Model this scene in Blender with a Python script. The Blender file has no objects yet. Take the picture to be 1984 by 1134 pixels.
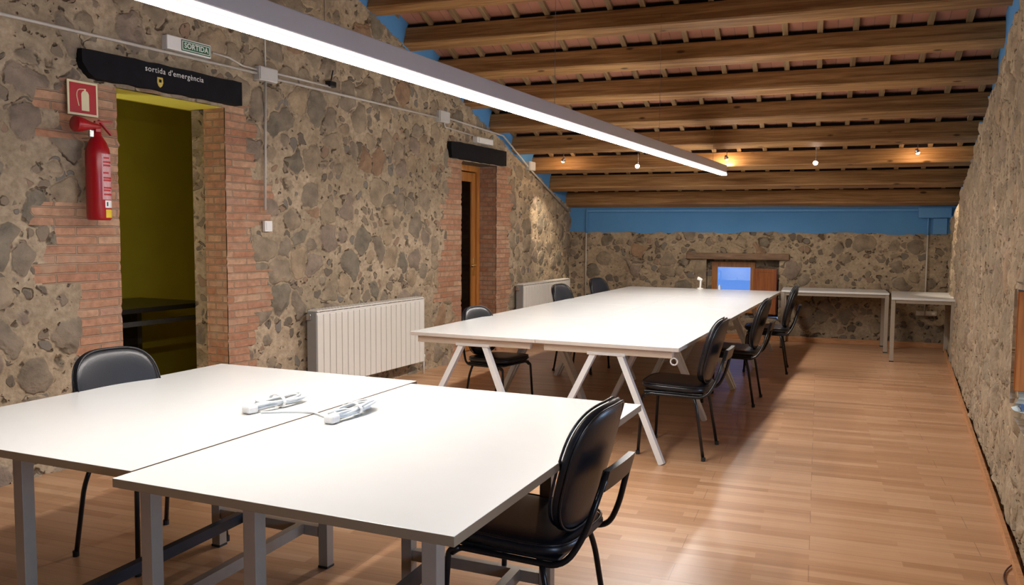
import bpy, bmesh, math, random
from mathutils import Vector, Matrix, noise
random.seed(7)
C = bpy.context.scene.collection
PI = math.pi

# ------------------------------------------------------------------ camera, world, exposure, daylight
cam = bpy.data.cameras.new('camera'); cam.sensor_width = 36; cam.lens = 1625/1984*36
cam.clip_start = 0.05; cam.clip_end = 200
co = bpy.data.objects.new('camera', cam); C.objects.link(co)
rt = (0.90033856, 0.43514632, 0.00617741); dn = (0.03698548, -0.06236593, -0.99736782); fw = (-0.43361568, 0.89819718, -0.07224455)
co.matrix_world = Matrix(((rt[0], -dn[0], -fw[0], 0), (rt[1], -dn[1], -fw[1], 0), (rt[2], -dn[2], -fw[2], 1.46), (0, 0, 0, 1)))
bpy.context.scene.camera = co
vs = bpy.context.scene.view_settings
vs.view_transform = 'Standard'; vs.look = 'None'; vs.exposure = 0.0; vs.gamma = 1.0; vs.use_curve_mapping = False
w = bpy.data.worlds.new('sky'); bpy.context.scene.world = w; w.use_nodes = True
bg = w.node_tree.nodes['Background']; bg.inputs[0].default_value = (0.16, 0.36, 0.95, 1); bg.inputs[1].default_value = 0.95

def area(name, loc, target, sx, sy, power, col, spread=PI):
    l = bpy.data.lights.new(name, 'AREA'); l.shape = 'RECTANGLE'; l.size = sx; l.size_y = sy; l.energy = power; l.color = col; l.spread = spread
    o = bpy.data.objects.new(name, l); C.objects.link(o); o.location = loc
    o.rotation_euler = (Vector(target)-Vector(loc)).to_track_quat('-Z', 'Y').to_euler(); return o
# daylight arriving through the windows of the right wall
DAY = (0.50, 0.69, 1.0)
area('daylight_right', (1.10, 4.2, .95), (-2.0, 4.2, 0.55), 1.1, .5, 50, DAY)
area('daylight_right_near', (1.10, 0.9, .95), (-2.0, 0.9, 0.55), 1.1, .5, 60, DAY)

# ------------------------------------------------------------------ node helper
class NT:
    def __init__(s, name):
        s.m = bpy.data.materials.new(name); s.m.use_nodes = True; s.t = s.m.node_tree; s.t.nodes.clear()
    def n(s, typ, **kw):
        x = s.t.nodes.new(typ)
        for k, v in kw.items(): setattr(x, k, v)
        return x
    def set(s, sock, v):
        if isinstance(v, bpy.types.NodeSocket): s.t.links.new(v, sock)
        elif v is not None:
            if isinstance(v, (tuple, list)) and len(v) == 3 and sock.type == 'RGBA': v = (*v, 1)
            sock.default_value = v
    def math(s, op, a, b=None, c=None, clamp=False):
        x = s.n('ShaderNodeMath', operation=op, use_clamp=clamp)
        s.set(x.inputs[0], a)
        if b is not None: s.set(x.inputs[1], b)
        if c is not None: s.set(x.inputs[2], c)
        return x.outputs[0]
    def add(s, a, b): return s.math('ADD', a, b)
    def sub(s, a, b): return s.math('SUBTRACT', a, b)
    def mul(s, a, b): return s.math('MULTIPLY', a, b)
    def gt(s, a, b): return s.math('GREATER_THAN', a, b)
    def lt(s, a, b): return s.math('LESS_THAN', a, b)
    def mx(s, a, b): return s.math('MAXIMUM', a, b)
    def step(s, v, a, b):                       # smooth step from a to b
        x = s.n('ShaderNodeMapRange', interpolation_type='SMOOTHSTEP')
        s.set(x.inputs[0], v); s.set(x.inputs[1], a); s.set(x.inputs[2], b); return x.outputs[0]
    def rng(s, v, a, b, c, d):
        x = s.n('ShaderNodeMapRange'); s.set(x.inputs[0], v)
        for i, q in enumerate((a, b, c, d)): s.set(x.inputs[i+1], q)
        return x.outputs[0]
    def pos(s):
        g = s.n('ShaderNodeNewGeometry'); x = s.n('ShaderNodeSeparateXYZ'); s.t.links.new(g.outputs['Position'], x.inputs[0])
        return x.outputs
    def obj(s):
        g = s.n('ShaderNodeTexCoord'); x = s.n('ShaderNodeSeparateXYZ'); s.t.links.new(g.outputs['Object'], x.inputs[0])
        return g.outputs['Object'], x.outputs
    def vec(s, x, y, z=0.0):
        c = s.n('ShaderNodeCombineXYZ'); s.set(c.inputs[0], x); s.set(c.inputs[1], y); s.set(c.inputs[2], z); return c.outputs[0]
    def noise(s, v, scale, detail=3, rough=.5, col=False, dist=0.0):
        x = s.n('ShaderNodeTexNoise'); s.set(x.inputs['Vector'], v); s.set(x.inputs['Scale'], scale); s.set(x.inputs['Detail'], detail)
        s.set(x.inputs['Roughness'], rough); s.set(x.inputs['Distortion'], dist); return x.outputs['Color' if col else 'Fac']
    def vadd(s, a, b, k=None):
        if k is not None:
            m = s.n('ShaderNodeVectorMath', operation='SCALE'); s.set(m.inputs[0], b); s.set(m.inputs['Scale'], k); b = m.outputs[0]
        x = s.n('ShaderNodeVectorMath', operation='ADD'); s.set(x.inputs[0], a); s.set(x.inputs[1], b); return x.outputs[0]
    def vor(s, v, scale, feature='F1', rand=1.0):
        x = s.n('ShaderNodeTexVoronoi', feature=feature); s.set(x.inputs['Vector'], v); s.set(x.inputs['Scale'], scale); s.set(x.inputs['Randomness'], rand)
        return x.outputs
    def mix(s, f, a, b, mode='MIX'):
        x = s.n('ShaderNodeMix', data_type='RGBA', blend_type=mode); s.set(x.inputs[0], f); s.set(x.inputs[6], a); s.set(x.inputs[7], b); return x.outputs[2]
    def ramp(s, f, stops, interp='LINEAR'):
        x = s.n('ShaderNodeValToRGB'); x.color_ramp.interpolation = interp
        e = x.color_ramp.elements
        while len(e) < len(stops): e.new(0.5)
        for el, (p, c) in zip(e, stops): el.position = p; el.color = (*c, 1)
        s.set(x.inputs[0], f); return x.outputs[0]
    def out(s, col, rough=.5, metal=0.0, bump=None, bstr=.3, bdist=.01, disp=None, spec=.5, **kw):
        p = s.n('ShaderNodeBsdfPrincipled'); s.set(p.inputs['Base Color'], col); s.set(p.inputs['Roughness'], rough)
        s.set(p.inputs['Metallic'], metal); s.set(p.inputs['Specular IOR Level'], spec)
        for k, v in kw.items(): s.set(p.inputs[k.replace('_', ' ')], v)
        if bump is not None:
            b = s.n('ShaderNodeBump'); s.set(b.inputs['Height'], bump); b.inputs['Strength'].default_value = bstr; b.inputs['Distance'].default_value = bdist
            s.t.links.new(b.outputs[0], p.inputs['Normal'])
        o = s.n('ShaderNodeOutputMaterial'); s.t.links.new(p.outputs[0], o.inputs[0])
        if disp is not None:
            d = s.n('ShaderNodeDisplacement'); s.set(d.inputs['Height'], disp); d.inputs['Midlevel'].default_value = 0; d.inputs['Scale'].default_value = 1
            s.t.links.new(d.outputs[0], o.inputs['Displacement']); s.m.displacement_method = 'BOTH'
        return s.m

def plain(name, col, rough=.5, metal=0.0, spec=.5, var=.06, scale=30.0, bump=0.0, **kw):
    s = NT(name); o, _ = s.obj()
    nz = s.noise(o, scale, 4)
    c2 = tuple(max(0, x*(1-2*var)) for x in col); c3 = tuple(min(1, x*(1+var)) for x in col)
    return s.out(s.mix(nz, c2, c3), rough, metal, spec=spec, bump=nz if bump else None, bstr=bump, bdist=.003, **kw)

# ---- rubble stone, brick and paint, one function used by every masonry wall
def masonry(name, axes, seed=0.0, dark=1.0, bricks=(), blue=None, blue_edge=0.05, scale=1.0, sand=0.0, pits=0.0):
    """axes: which world axes run along the wall; bricks: (y0, y1, side, [(z0, z1, width)...]); blue: (z at 0, slope) of the paint line"""
    s = NT(name); P = s.pos(); u, v = P[axes[0]], P[axes[1]]
    base = s.vec(u, v, seed)
    wv = s.noise(base, 2.6, 3, col=True); wv2 = s.noise(base, 8.0, 3, col=True)
    q = s.vadd(s.vadd(base, wv, .15), wv2, .07)
    def stones(sc, r0, r1, keep):
        big = s.vor(q, sc*scale, 'F1', .9); e = s.vor(q, sc*scale, 'DISTANCE_TO_EDGE', .9)['Distance']
        sp_ = s.n('ShaderNodeSeparateColor'); s.t.links.new(big['Color'], sp_.inputs[0]); a1, a2, a3 = sp_.outputs
        rad = s.add(r0, s.mul(a1, r1-r0))
        val = s.math('SMOOTH_MIN', s.mul(s.sub(e, .035), 1.5), s.sub(rad, big['Distance']), .12)
        val = s.sub(s.add(val, s.mul(s.sub(s.noise(base, 20, 3), .5), .10)), s.mul(s.lt(a3, keep), 1.0))
        return val, a2, a3
    va, r2, r3 = stones(4.4, .22, .80, .06)
    vb, t3, t2 = stones(10.0, .20, .62, .18)
    A = s.step(va, -.02, .06)
    B = s.mul(s.step(vb, -.01, .07), s.lt(va, -.04))
    fine = s.noise(base, 26, 5, .6); mid = s.noise(base, 7, 4, .55); lo = s.noise(base, 1.3, 2)
    colA = s.ramp(r2, [(0, (.240, .195, .145)), (.22, (.285, .228, .162)), (.40, (.205, .175, .132)), (.55, (.30, .238, .165)), (.70, (.250, .196, .152)), (.84, (.33, .252, .168)), (.95, (.29, .19, .12))], 'CONSTANT')
    colA = s.mix(1.0, colA, s.ramp(mid, [(.3, (.66, .66, .66)), (.68, (1.28, 1.26, 1.22))]), 'MULTIPLY')
    colB = s.ramp(t3, [(0, (.160, .130, .098)), (.3, (.23, .18, .13)), (.6, (.28, .19, .13)), (.75, (.20, .175, .145))], 'CONSTANT')
    mort = s.mix(s.step(lo, .35, .65), (.36, .285, .195), (.46, .365, .255))
    mort = s.mix(1.0, mort, s.ramp(mid, [(.3, (.80, .79, .77)), (.7, (1.12, 1.12, 1.12))]), 'MULTIPLY')
    mort = s.mix(1.0, mort, s.ramp(fine, [(.3, (.72, .70, .67)), (.65, (1.08, 1.08, 1.08))]), 'MULTIPLY')
    col = s.mix(A, mort, colA); col = s.mix(B, col, colB)
    # open joints: real holes beside some stones, their shade also put into the colour
    pitn = s.step(s.noise(s.vadd(base, (3.1, 7.7, 1.3)), 6.0*scale, 3, .6), .56, .66)
    ring = s.mul(s.step(va, -.07, -.01), s.lt(va, .03))
    pit = s.mul(pitn, ring)
    ring2 = s.mul(s.mul(s.step(vb, -.06, -.01), s.lt(vb, .03)), s.lt(va, -.03))
    pit = s.mx(pit, s.mul(ring2, s.step(s.noise(s.vadd(base, (5.1, 1.7, 2.3)), 7.0, 2), .54, .62)))
    pit2 = s.step(s.noise(s.vadd(base, (9.1, 2.7, 5.3)), 19.0*scale, 2, .5), .68-pits, .76-pits)
    pit = s.mx(pit, s.mul(pit2, s.lt(va, .05)))
    col = s.mix(s.mul(pit, .8), col, (.085, .055, .034))
    dome = s.step(va, .0, .30)
    h = s.add(s.mul(A, .004), s.mul(s.mul(dome, s.add(.25, r3)), .020))
    h = s.add(h, s.mul(B, .008)); h = s.add(h, s.mul(fine, .012)); h = s.add(h, s.mul(s.mul(mid, A), .012)); h = s.add(h, s.mul(lo, .02))
    h = s.sub(h, s.mul(pit, .026))
    if sand:
        col = s.mix(sand, col, mort)
    if bricks:
        row = s.math('FLOOR', s.mul(v, 1/.114))
        wn = s.n('ShaderNodeTexWhiteNoise', noise_dimensions='1D'); s.set(wn.inputs['W'], row); jit = wn.outputs['Value']
        M = None
        for (edge, side, bands) in bricks:
            wsum = 0.0
            for z0, z1, ww in bands: wsum = s.add(wsum, s.mul(s.mul(s.gt(v, z0), s.lt(v, z1)), ww))
            wsum = s.mul(wsum, s.add(.78, s.mul(jit, .42)))
            wsum = s.add(wsum, s.mul(s.mul(s.sub(s.noise(base, 9, 2), .5), .10), s.gt(wsum, .01)))
            wsum = s.sub(wsum, s.mul(s.lt(wsum, .01), 1.0))
            d = s.mul(s.sub(u, edge), side)       # distance from the jamb, outwards
            m = s.mul(s.lt(d, wsum), s.gt(d, -.02))
            M = m if M is None else s.mx(M, m)
        bcol, bh = brick_nodes(s, s.vadd(base, wv2, .012))
        col = s.mix(M, col, bcol); h = s.add(s.mul(h, s.sub(1.0, M)), s.mul(bh, M))
    rough = .9
    if blue:
        line = s.add(s.add(blue[0], s.mul(u, blue[1])), s.mul(s.sub(s.noise(base, 2.6, 3), .5), blue_edge*2))
        bm = s.gt(v, line)
        bl = s.mix(s.noise(base, 3, 4), (.085, .255, .53), (.115, .31, .60))
        col = s.mix(bm, col, bl); h = s.add(s.mul(h, s.sub(1.0, bm)), s.mul(bm, s.mul(fine, .002)))
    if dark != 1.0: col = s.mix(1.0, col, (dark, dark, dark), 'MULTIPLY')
    return s.out(col, rough, spec=.2, disp=h)
def brick_nodes(s, v, W=.29, H=.057):
    b = s.n('ShaderNodeTexBrick'); s.set(b.inputs['Vector'], v)
    b.inputs['Scale'].default_value = 1; b.inputs['Brick Width'].default_value = W; b.inputs['Row Height'].default_value = H
    b.inputs['Mortar Size'].default_value = .0065; b.inputs['Mortar Smooth'].default_value = .4; b.inputs['Bias'].default_value = 0
    b.inputs['Color1'].default_value = (0, 0, 0, 1); b.inputs['Color2'].default_value = (1, 1, 1, 1); b.inputs['Mortar'].default_value = (.5, .5, .5, 1)
    col = s.ramp(b.outputs['Color'], [(0, (.37, .180, .105)), (.3, (.46, .255, .158)), (.6, (.40, .205, .130)), (.85, (.50, .315, .20)), (1, (.43, .25, .175))])
    nz = s.noise(v, 18, 4, .6)
    col = s.mix(1.0, col, s.ramp(nz, [(.3, (.72, .70, .68)), (.7, (1.12, 1.10, 1.08))]), 'MULTIPLY')
    col = s.mix(b.outputs['Fac'], col, (.31, .215, .145))
    col = s.mix(s.mul(s.step(s.noise(v, 5, 4, .6), .50, .70), .6), col, (.42, .30, .205))
    h = s.add(s.mul(s.sub(1.0, b.outputs['Fac']), .009), s.mul(nz, .006))
    return col, h
def m_brick(name, ax):
    s = NT(name); P = s.pos(); v = s.vec(P[ax[0]], P[ax[1]], 0)
    c, h = brick_nodes(s, v, .14, .057); return s.out(c, .9, bump=h, bstr=1, bdist=1, spec=.2)

def wood(name, c1, c2, axis=0, rough=.55, scale=1.0, knots=True, spec=.35):
    s = NT(name); o, P = s.obj()
    st = [3.0, 3.0, 3.0]; st = [24.0*scale if i != axis else 1.1*scale for i in range(3)]
    mp = s.n('ShaderNodeMapping'); s.set(mp.inputs[0], o); mp.inputs['Scale'].default_value = st
    oi = s.n('ShaderNodeObjectInfo'); off = s.n('ShaderNodeVectorMath', operation='SCALE'); s.set(off.inputs[0], (13.0, 7.0, 5.0)); s.set(off.inputs['Scale'], oi.outputs['Random'])
    v = s.vadd(mp.outputs[0], off.outputs[0])
    g = s.noise(v, 1.0, 5, .6, dist=.6); g2 = s.noise(v, 4.0, 3, .6)
    col = s.mix(s.step(g, .3, .72), c1, c2)
    col = s.mix(1.0, col, s.ramp(g2, [(.3, (.78, .76, .74)), (.7, (1.1, 1.1, 1.1))]), 'MULTIPLY')
    if knots:
        mp2 = s.n('ShaderNodeMapping'); s.set(mp2.inputs[0], s.vadd(o, off.outputs[0])); mp2.inputs['Scale'].default_value = [1.0 if i == axis else 2.6 for i in range(3)]
        kn = s.vor(mp2.outputs[0], 2.2, 'F1')['Distance']
        col = s.mix(s.sub(1.0, s.step(kn, .05, .12)), col, tuple(x*.35 for x in c1))
    tone = s.rng(oi.outputs['Random'], 0, 1, .85, 1.12)
    col = s.mix(1.0, col, s.vec(tone, tone, tone), 'MULTIPLY')
    return s.out(col, rough, bump=g, bstr=.35, bdist=.004, spec=spec)

BEAM = math.radians(5.7046); E1 = Vector((math.cos(BEAM), math.sin(BEAM), 0)); E2 = Vector((-math.sin(BEAM), math.cos(BEAM), 0))
def m_floor():
    s = NT('laminate_floor'); P = s.pos()
    c, sn = math.cos(BEAM), math.sin(BEAM)
    u = s.add(s.mul(P[0], c), s.mul(P[1], sn)); t = s.add(s.mul(P[0], -sn), s.mul(P[1], c))
    def bricks(W, H, off, mort):
        b = s.n('ShaderNodeTexBrick'); b.offset = off; s.set(b.inputs['Vector'], s.vec(u, t)); b.inputs['Scale'].default_value = 1
        b.inputs['Brick Width'].default_value = W; b.inputs['Row Height'].default_value = H; b.inputs['Mortar Size'].default_value = mort; b.inputs['Mortar Smooth'].default_value = .2
        b.inputs['Color1'].default_value = (0, 0, 0, 1); b.inputs['Color2'].default_value = (1, 1, 1, 1); b.inputs['Mortar'].default_value = (.5, .5, .5, 1)
        return b
    b1 = bricks(.62, .064, .37, .0); b2 = bricks(1.29, .192, .43, .0016)
    g = s.noise(s.vec(s.mul(u, .9), s.mul(t, 26)), 1.0, 5, .62); g2 = s.noise(s.vec(s.mul(u, 2.2), s.mul(t, 90)), 1.0, 3, .6)
    f = s.add(s.mul(b1.outputs['Color'], .5), s.mul(g, .62))
    col = s.ramp(f, [(.15, (.36, .190, .095)), (.42, (.455, .255, .135)), (.62, (.52, .305, .17)), (.9, (.59, .37, .22))])
    col = s.mix(1.0, col, s.ramp(g2, [(.3, (.88, .86, .84)), (.7, (1.05, 1.05, 1.05))]), 'MULTIPLY')
    col = s.mix(s.mul(b2.outputs['Fac'], .6), col, (.15, .07, .035))
    return s.out(col, s.rng(g, 0, 1, .30, .40), spec=.45, bump=g2, bstr=.06, bdist=.001)

M = {}
M['floor'] = m_floor()
M['beam'] = wood('old_pine_beam', (.225, .108, .038), (.47, .265, .105), 0)
M['batten'] = wood('batten_wood', (.22, .14, .07), (.34, .23, .12), 1, knots=False)
M['lintel_wood'] = wood('grey_brown_lintel', (.13, .075, .04), (.24, .15, .085), 0)
M['frame_wood'] = wood('varnished_frame_wood', (.34, .13, .03), (.52, .22, .055), 2, rough=.35, knots=False)
M['shutter_wood'] = wood('varnished_shutter_wood', (.25, .085, .03), (.36, .13, .05), 2, rough=.4, knots=False)
M['orange_wood'] = wood('orange_stained_wood', (.22, .06, .012), (.33, .10, .02), 2, rough=.6, knots=False, spec=.1)
M['base_wood'] = wood('skirting_wood', (.40, .19, .085), (.50, .26, .12), 0, knots=False)
s = NT('terracotta_tile'); o_, P_ = s.obj()
b = s.n('ShaderNodeTexBrick'); s.set(b.inputs['Vector'], o_); b.offset = 0; b.inputs['Scale'].default_value = 1; b.inputs['Brick Width'].default_value = .3; b.inputs['Row Height'].default_value = .30
b.inputs['Mortar Size'].default_value = .004; b.inputs['Color1'].default_value = (.33, .13, .08, 1); b.inputs['Color2'].default_value = (.43, .20, .13, 1); b.inputs['Mortar'].default_value = (.10, .06, .045, 1)
M['tile'] = s.out(s.mix(s.noise(o_, 6, 4), b.outputs['Color'], (.45, .22, .15)), .9, spec=.2)
M['black_paint'] = plain('black_painted_timber', (.009, .009, .012), .75, spec=.15, var=.3, scale=14, bump=.3)
M['vinyl'] = plain('black_vinyl', (.011, .012, .016), .34, spec=.55, var=.2, scale=140, bump=.12)
M['shell'] = plain('black_plastic', (.012, .012, .013), .38, spec=.5, var=.1)
M['blackmetal'] = plain('black_lacquered_tube', (.010, .010, .012), .28, spec=.5, var=.1)
M['white_top'] = plain('white_melamine', (.69, .71, .705), .22, spec=.5, var=.012, scale=9)
M['white_edge'] = plain('white_board_edge', (.62, .56, .50), .5, var=.03)
M['grey_edge'] = plain('brown_chipboard_edge', (.28, .19, .11), .6, var=.06)
M['white_metal'] = plain('white_lacquered_steel', (.74, .73, .70), .35, var=.02)
M['beam_metal'] = plain('cream_table_rail', (.66, .56, .44), .45, var=.03)
M['grey_metal'] = plain('grey_lacquered_steel', (.38, .33, .265), .38, metal=.25, var=.05)
M['shaded_metal'] = plain('shaded_steel_bar', (.035, .04, .052), .4, metal=.3, var=.1)
M['radiator'] = plain('radiator_enamel', (.74, .71, .65), .4, var=.02)
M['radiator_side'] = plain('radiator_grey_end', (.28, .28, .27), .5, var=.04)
M['pvc'] = plain('pale_pvc_conduit', (.50, .47, .42), .45, var=.05)
M['boxgrey'] = plain('pale_junction_box', (.52, .51, .49), .45, var=.03)
M['alu'] = plain('lamp_aluminium', (.66, .61, .60), .5, metal=.0, var=.02)
M['white_plastic'] = plain('white_plastic', (.78, .77, .75), .4, var=.02)
M['red'] = plain('extinguisher_red', (.36, .006, .012), .28, spec=.6, var=.05)
M['signred'] = plain('sign_red', (.42, .008, .016), .5, var=.05)
M['cream'] = plain('sign_cream', (.74, .66, .42), .5, var=.03)
M['yellow'] = plain('sticker_yellow', (.72, .50, .02), .5, var=.05)
M['pinklabel'] = plain('pale_label_print', (.62, .33, .34), .5, var=.2, scale=90)
M['signgreen'] = plain('sign_green', (.01, .12, .05), .5, var=.05)
M['letter'] = plain('white_lettering', (.75, .75, .72), .5, var=.02)
M['bluepaint'] = plain('blue_painted_conduit', (.095, .275, .55), .6, var=.05)
M['brass'] = plain('brass_handle', (.72, .50, .16), .3, metal=.9, var=.03)
M['steel'] = plain('steel', (.55, .55, .55), .25, metal=.9, var=.03)
M['olive'] = plain('olive_yellow_plaster', (.38, .31, .012), .8, var=.1, scale=3)
M['lime'] = plain('lime_yellow_paint', (.72, .70, .10), .8, var=.05, scale=3)
M['darkfurn'] = plain('dark_furniture', (.020, .018, .016), .30, var=.1)
M['darkgrey'] = plain('dark_grey_metal', (.07, .065, .06), .5, var=.1)
M['plaster'] = plain('rear_plaster', (.50, .45, .38), .9, var=.1, scale=3)
M['white_cord'] = plain('white_cable', (.72, .75, .76), .4, var=.03)
M['redcord'] = plain('thin_dark_cable', (.05, .012, .012), .5)
M['gold'] = plain('crest_gold', (.62, .47, .10), .45, var=.2, scale=120)
M['gap_shade'] = plain('black_gap_shade', (.010, .008, .008), .95, spec=.05)  # near-black standing for the shade between beam and tiles
M['rubber'] = plain('rubber', (.02, .02, .02), .7)

def emit(name, col, st):
    s = NT(name); e = s.n('ShaderNodeEmission'); e.inputs[0].default_value = (*col, 1); e.inputs[1].default_value = st
    o = s.n('ShaderNodeOutputMaterial'); s.t.links.new(e.outputs[0], o.inputs[0]); return s.m
M['led'] = emit('led_diffuser_glow', (1.0, .93, .87), 122)
M['ledside'] = emit('led_diffuser_edge', (1.0, .93, .92), 1.1)
M['bulb'] = emit('halogen_glow', (1.0, .70, .42), 480)
M['bulb_soft'] = emit('halogen_glow_frosted', (1.0, .84, .74), 70)
def glass(name, tint):
    s = NT(name); tr = s.n('ShaderNodeBsdfTransparent'); tr.inputs[0].default_value = (*tint, 1); gl = s.n('ShaderNodeBsdfGlossy'); gl.inputs['Roughness'].default_value = .03
    mx = s.n('ShaderNodeMixShader'); mx.inputs[0].default_value = .06; s.t.links.new(tr.outputs[0], mx.inputs[1]); s.t.links.new(gl.outputs[0], mx.inputs[2])
    o = s.n('ShaderNodeOutputMaterial'); s.t.links.new(mx.outputs[0], o.inputs[0]); return s.m
M['glass'] = glass('window_glass', (.95, .98, 1.0)); M['darkglass'] = glass('door_glass', (.25, .25, .27))

# ------------------------------------------------------------------ mesh helpers
def link(name, bm, mat, parent=None, smooth=False, mats=None):
    me = bpy.data.meshes.new(name); bm.normal_update(); bm.to_mesh(me); bm.free()
    for m in (mats or [mat]): me.materials.append(m)
    if smooth:
        for p in me.polygons: p.use_smooth = True
    o = bpy.data.objects.new(name, me); C.objects.link(o)
    if parent: o.parent = parent
    return o
def tag(o, label=None, cat=None, group=None, kind=None):
    for k, v in (('label', label), ('category', cat), ('group', group), ('kind', kind)):
        if v: o[k] = v
    return o
def thing(name, label, cat, loc=(0, 0, 0), rz=0.0, group=None):
    o = bpy.data.objects.new(name, None); C.objects.link(o); o.location = loc; o.rotation_euler = (0, 0, rz); o.empty_display_size = .1
    return tag(o, label, cat, group)
def copy_tree(o, parent=None):
    c = o.copy(); C.objects.link(c)
    if parent: c.parent = parent
    for ch in list(o.children): copy_tree(ch, c)
    return c
def addbm(bm, other):
    me = bpy.data.meshes.new('tmp'); other.to_mesh(me); other.free(); bm.from_mesh(me); bpy.data.meshes.remove(me)
def box(bm, c, s, bev=0.0, mat=None, rot=None, mi=0):
    """box centred at c with full size s; bev = bevel width"""
    t = bmesh.new(); bmesh.ops.create_cube(t, size=1.0)
    bmesh.ops.scale(t, vec=s, verts=t.verts)
    if bev: bmesh.ops.bevel(t, geom=t.edges[:], offset=bev, segments=2, profile=.5, affect='EDGES')
    if rot is not None: bmesh.ops.transform(t, matrix=rot.to_4x4(), verts=t.verts)
    bmesh.ops.translate(t, vec=c, verts=t.verts)
    for f in t.faces: f.material_index = mi
    addbm(bm, t)
def bxb(lo, hi, bev=0.0):
    bm = bmesh.new(); box(bm, [(a+b)/2 for a, b in zip(lo, hi)], [abs(b-a) for a, b in zip(lo, hi)], bev); return bm
def fillet(pts, r, n=6):
    pts = [Vector(p) for p in pts]; out = [pts[0]]
    for i in range(1, len(pts)-1):
        a, b, c = pts[i-1], pts[i], pts[i+1]; d1 = (a-b); d2 = (c-b); rr = min(r, d1.length*.49, d2.length*.49)
        p1 = b+d1.normalized()*rr; p2 = b+d2.normalized()*rr
        for k in range(n+1):
            t = k/n; out.append((1-t)**2*p1+2*(1-t)*t*b+t*t*p2)
    out.append(pts[-1]); return out
def tube(bm, pts, r, seg=10, closed=False, prof=None, up=None):
    pts = [Vector(p) for p in pts]; n = len(pts); rings = []; N = None
    for i, p in enumerate(pts):
        if closed: T = (pts[(i+1) % n]-pts[i-1]).normalized()
        else: T = (pts[min(i+1, n-1)]-pts[max(i-1, 0)]).normalized()
        if N is None: N = (Vector(up) if up else (Vector((0, 0, 1)) if abs(T.z) < .9 else Vector((1, 0, 0)))); 
        N = (N-T*N.dot(T)); N.normalize(); B = T.cross(N)
        rr = r[i] if isinstance(r, (list, tuple)) else r
        if prof: ring = [bm.verts.new(p+N*a+B*b) for a, b in prof]
        else: ring = [bm.verts.new(p+(N*math.cos(2*PI*k/seg)+B*math.sin(2*PI*k/seg))*rr) for k in range(seg)]
        rings.append(ring)
    m = len(rings[0])
    for i in range(n if closed else n-1):
        a, b2 = rings[i], rings[(i+1) % n]
        for k in range(m): bm.faces.new((a[k], a[(k+1) % m], b2[(k+1) % m], b2[k]))
    if not closed: bm.faces.new(rings[0][::-1]); bm.faces.new(rings[-1])
    bmesh.ops.recalc_face_normals(bm, faces=bm.faces)
def rect(a, b): return [(-a/2, -b/2), (a/2, -b/2), (a/2, b/2), (-a/2, b/2)]
def lathe(bm, prof, axis_m=None, seg=28):
    rings = []
    for r, z in prof:
        rings.append([bm.verts.new((r*math.cos(2*PI*k/seg), r*math.sin(2*PI*k/seg), z)) for k in range(seg)])
    for a, b2 in zip(rings, rings[1:]):
        for k in range(seg): bm.faces.new((a[k], a[(k+1) % seg], b2[(k+1) % seg], b2[k]))
    bm.faces.new(rings[0][::-1]); bm.faces.new(rings[-1])
    if axis_m: bmesh.ops.transform(bm, matrix=axis_m, verts=bm.verts)
    return bm
def prism(bm, pts, y0, y1, plane='xz'):
    """outline pts in a plane, extruded along the third axis"""
    def P(a, b, y): return {'xz': (a, y, b), 'yz': (y, a, b), 'xy': (a, b, y)}[plane]
    A = [bm.verts.new(P(a, b, y0)) for a, b in pts]; B = [bm.verts.new(P(a, b, y1)) for a, b in pts]; n = len(pts)
    bm.faces.new(A); bm.faces.new(B[::-1])
    for i in range(n): bm.faces.new((A[i], B[i], B[(i+1) % n], A[(i+1) % n]))
    bmesh.ops.recalc_face_normals(bm, faces=bm.faces)
def text_mesh(name, body, size, mat, parent, mtx, ext=.0008, space=1.0, bold=0.0):
    cu = bpy.data.curves.new(name, 'FONT'); cu.body = body; cu.size = size; cu.extrude = ext; cu.align_x = 'CENTER'; cu.align_y = 'CENTER'; cu.space_character = space; cu.offset = bold
    t = bpy.data.objects.new(name, cu); C.objects.link(t)
    dg = bpy.context.evaluated_depsgraph_get(); me = bpy.data.meshes.new_from_object(t.evaluated_get(dg)); me.transform(mtx)
    bpy.data.objects.remove(t); bpy.data.curves.remove(cu)
    me.materials.clear(); me.materials.append(mat); o = bpy.data.objects.new(name, me); C.objects.link(o)
    if parent: o.parent = parent
    return o

def lines(lo, hi, st, extra=()):
    n = max(1, round((hi-lo)/st)); L = [lo+(hi-lo)*i/n for i in range(n+1)]
    for e in extra:
        if lo < e < hi:
            i = min(range(1, len(L)-1), key=lambda k: abs(L[k]-e)); L[i] = e
    return L
def grid(name, us, vs, pos, mats, hole=None, mi=None, flip=False):
    bm = bmesh.new(); V = {}
    def v(i, j):
        if (i, j) not in V: V[i, j] = bm.verts.new(pos(us[i], vs[j]))
        return V[i, j]
    for i in range(len(us)-1):
        for j in range(len(vs)-1):
            cu, cv = (us[i]+us[i+1])/2, (vs[j]+vs[j+1])/2
            if hole and hole(cu, cv): continue
            q = (v(i, j), v(i+1, j), v(i+1, j+1), v(i, j+1))
            f = bm.faces.new(q[::-1] if flip else q)
            if mi: f.material_index = mi(cu, cv)
    o = link(name, bm, None, mats=mats, smooth=True); tag(o, kind='structure'); return o

# ------------------------------------------------------------------ the setting
SL = .338; TH = math.atan(SL); CT, ST = math.cos(TH), math.sin(TH)
def zbot(t): return 1.865+SL*(11.8-t)             # underside of the beams over t
def tt(x, y): return Vector((x, y, 0)).dot(E2)
SD = E2*CT+Vector((0, 0, -ST)); ND = E2*ST+Vector((0, 0, CT))    # down the slope, out of the roof
ridge_t = .6; TW = 11.95

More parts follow.
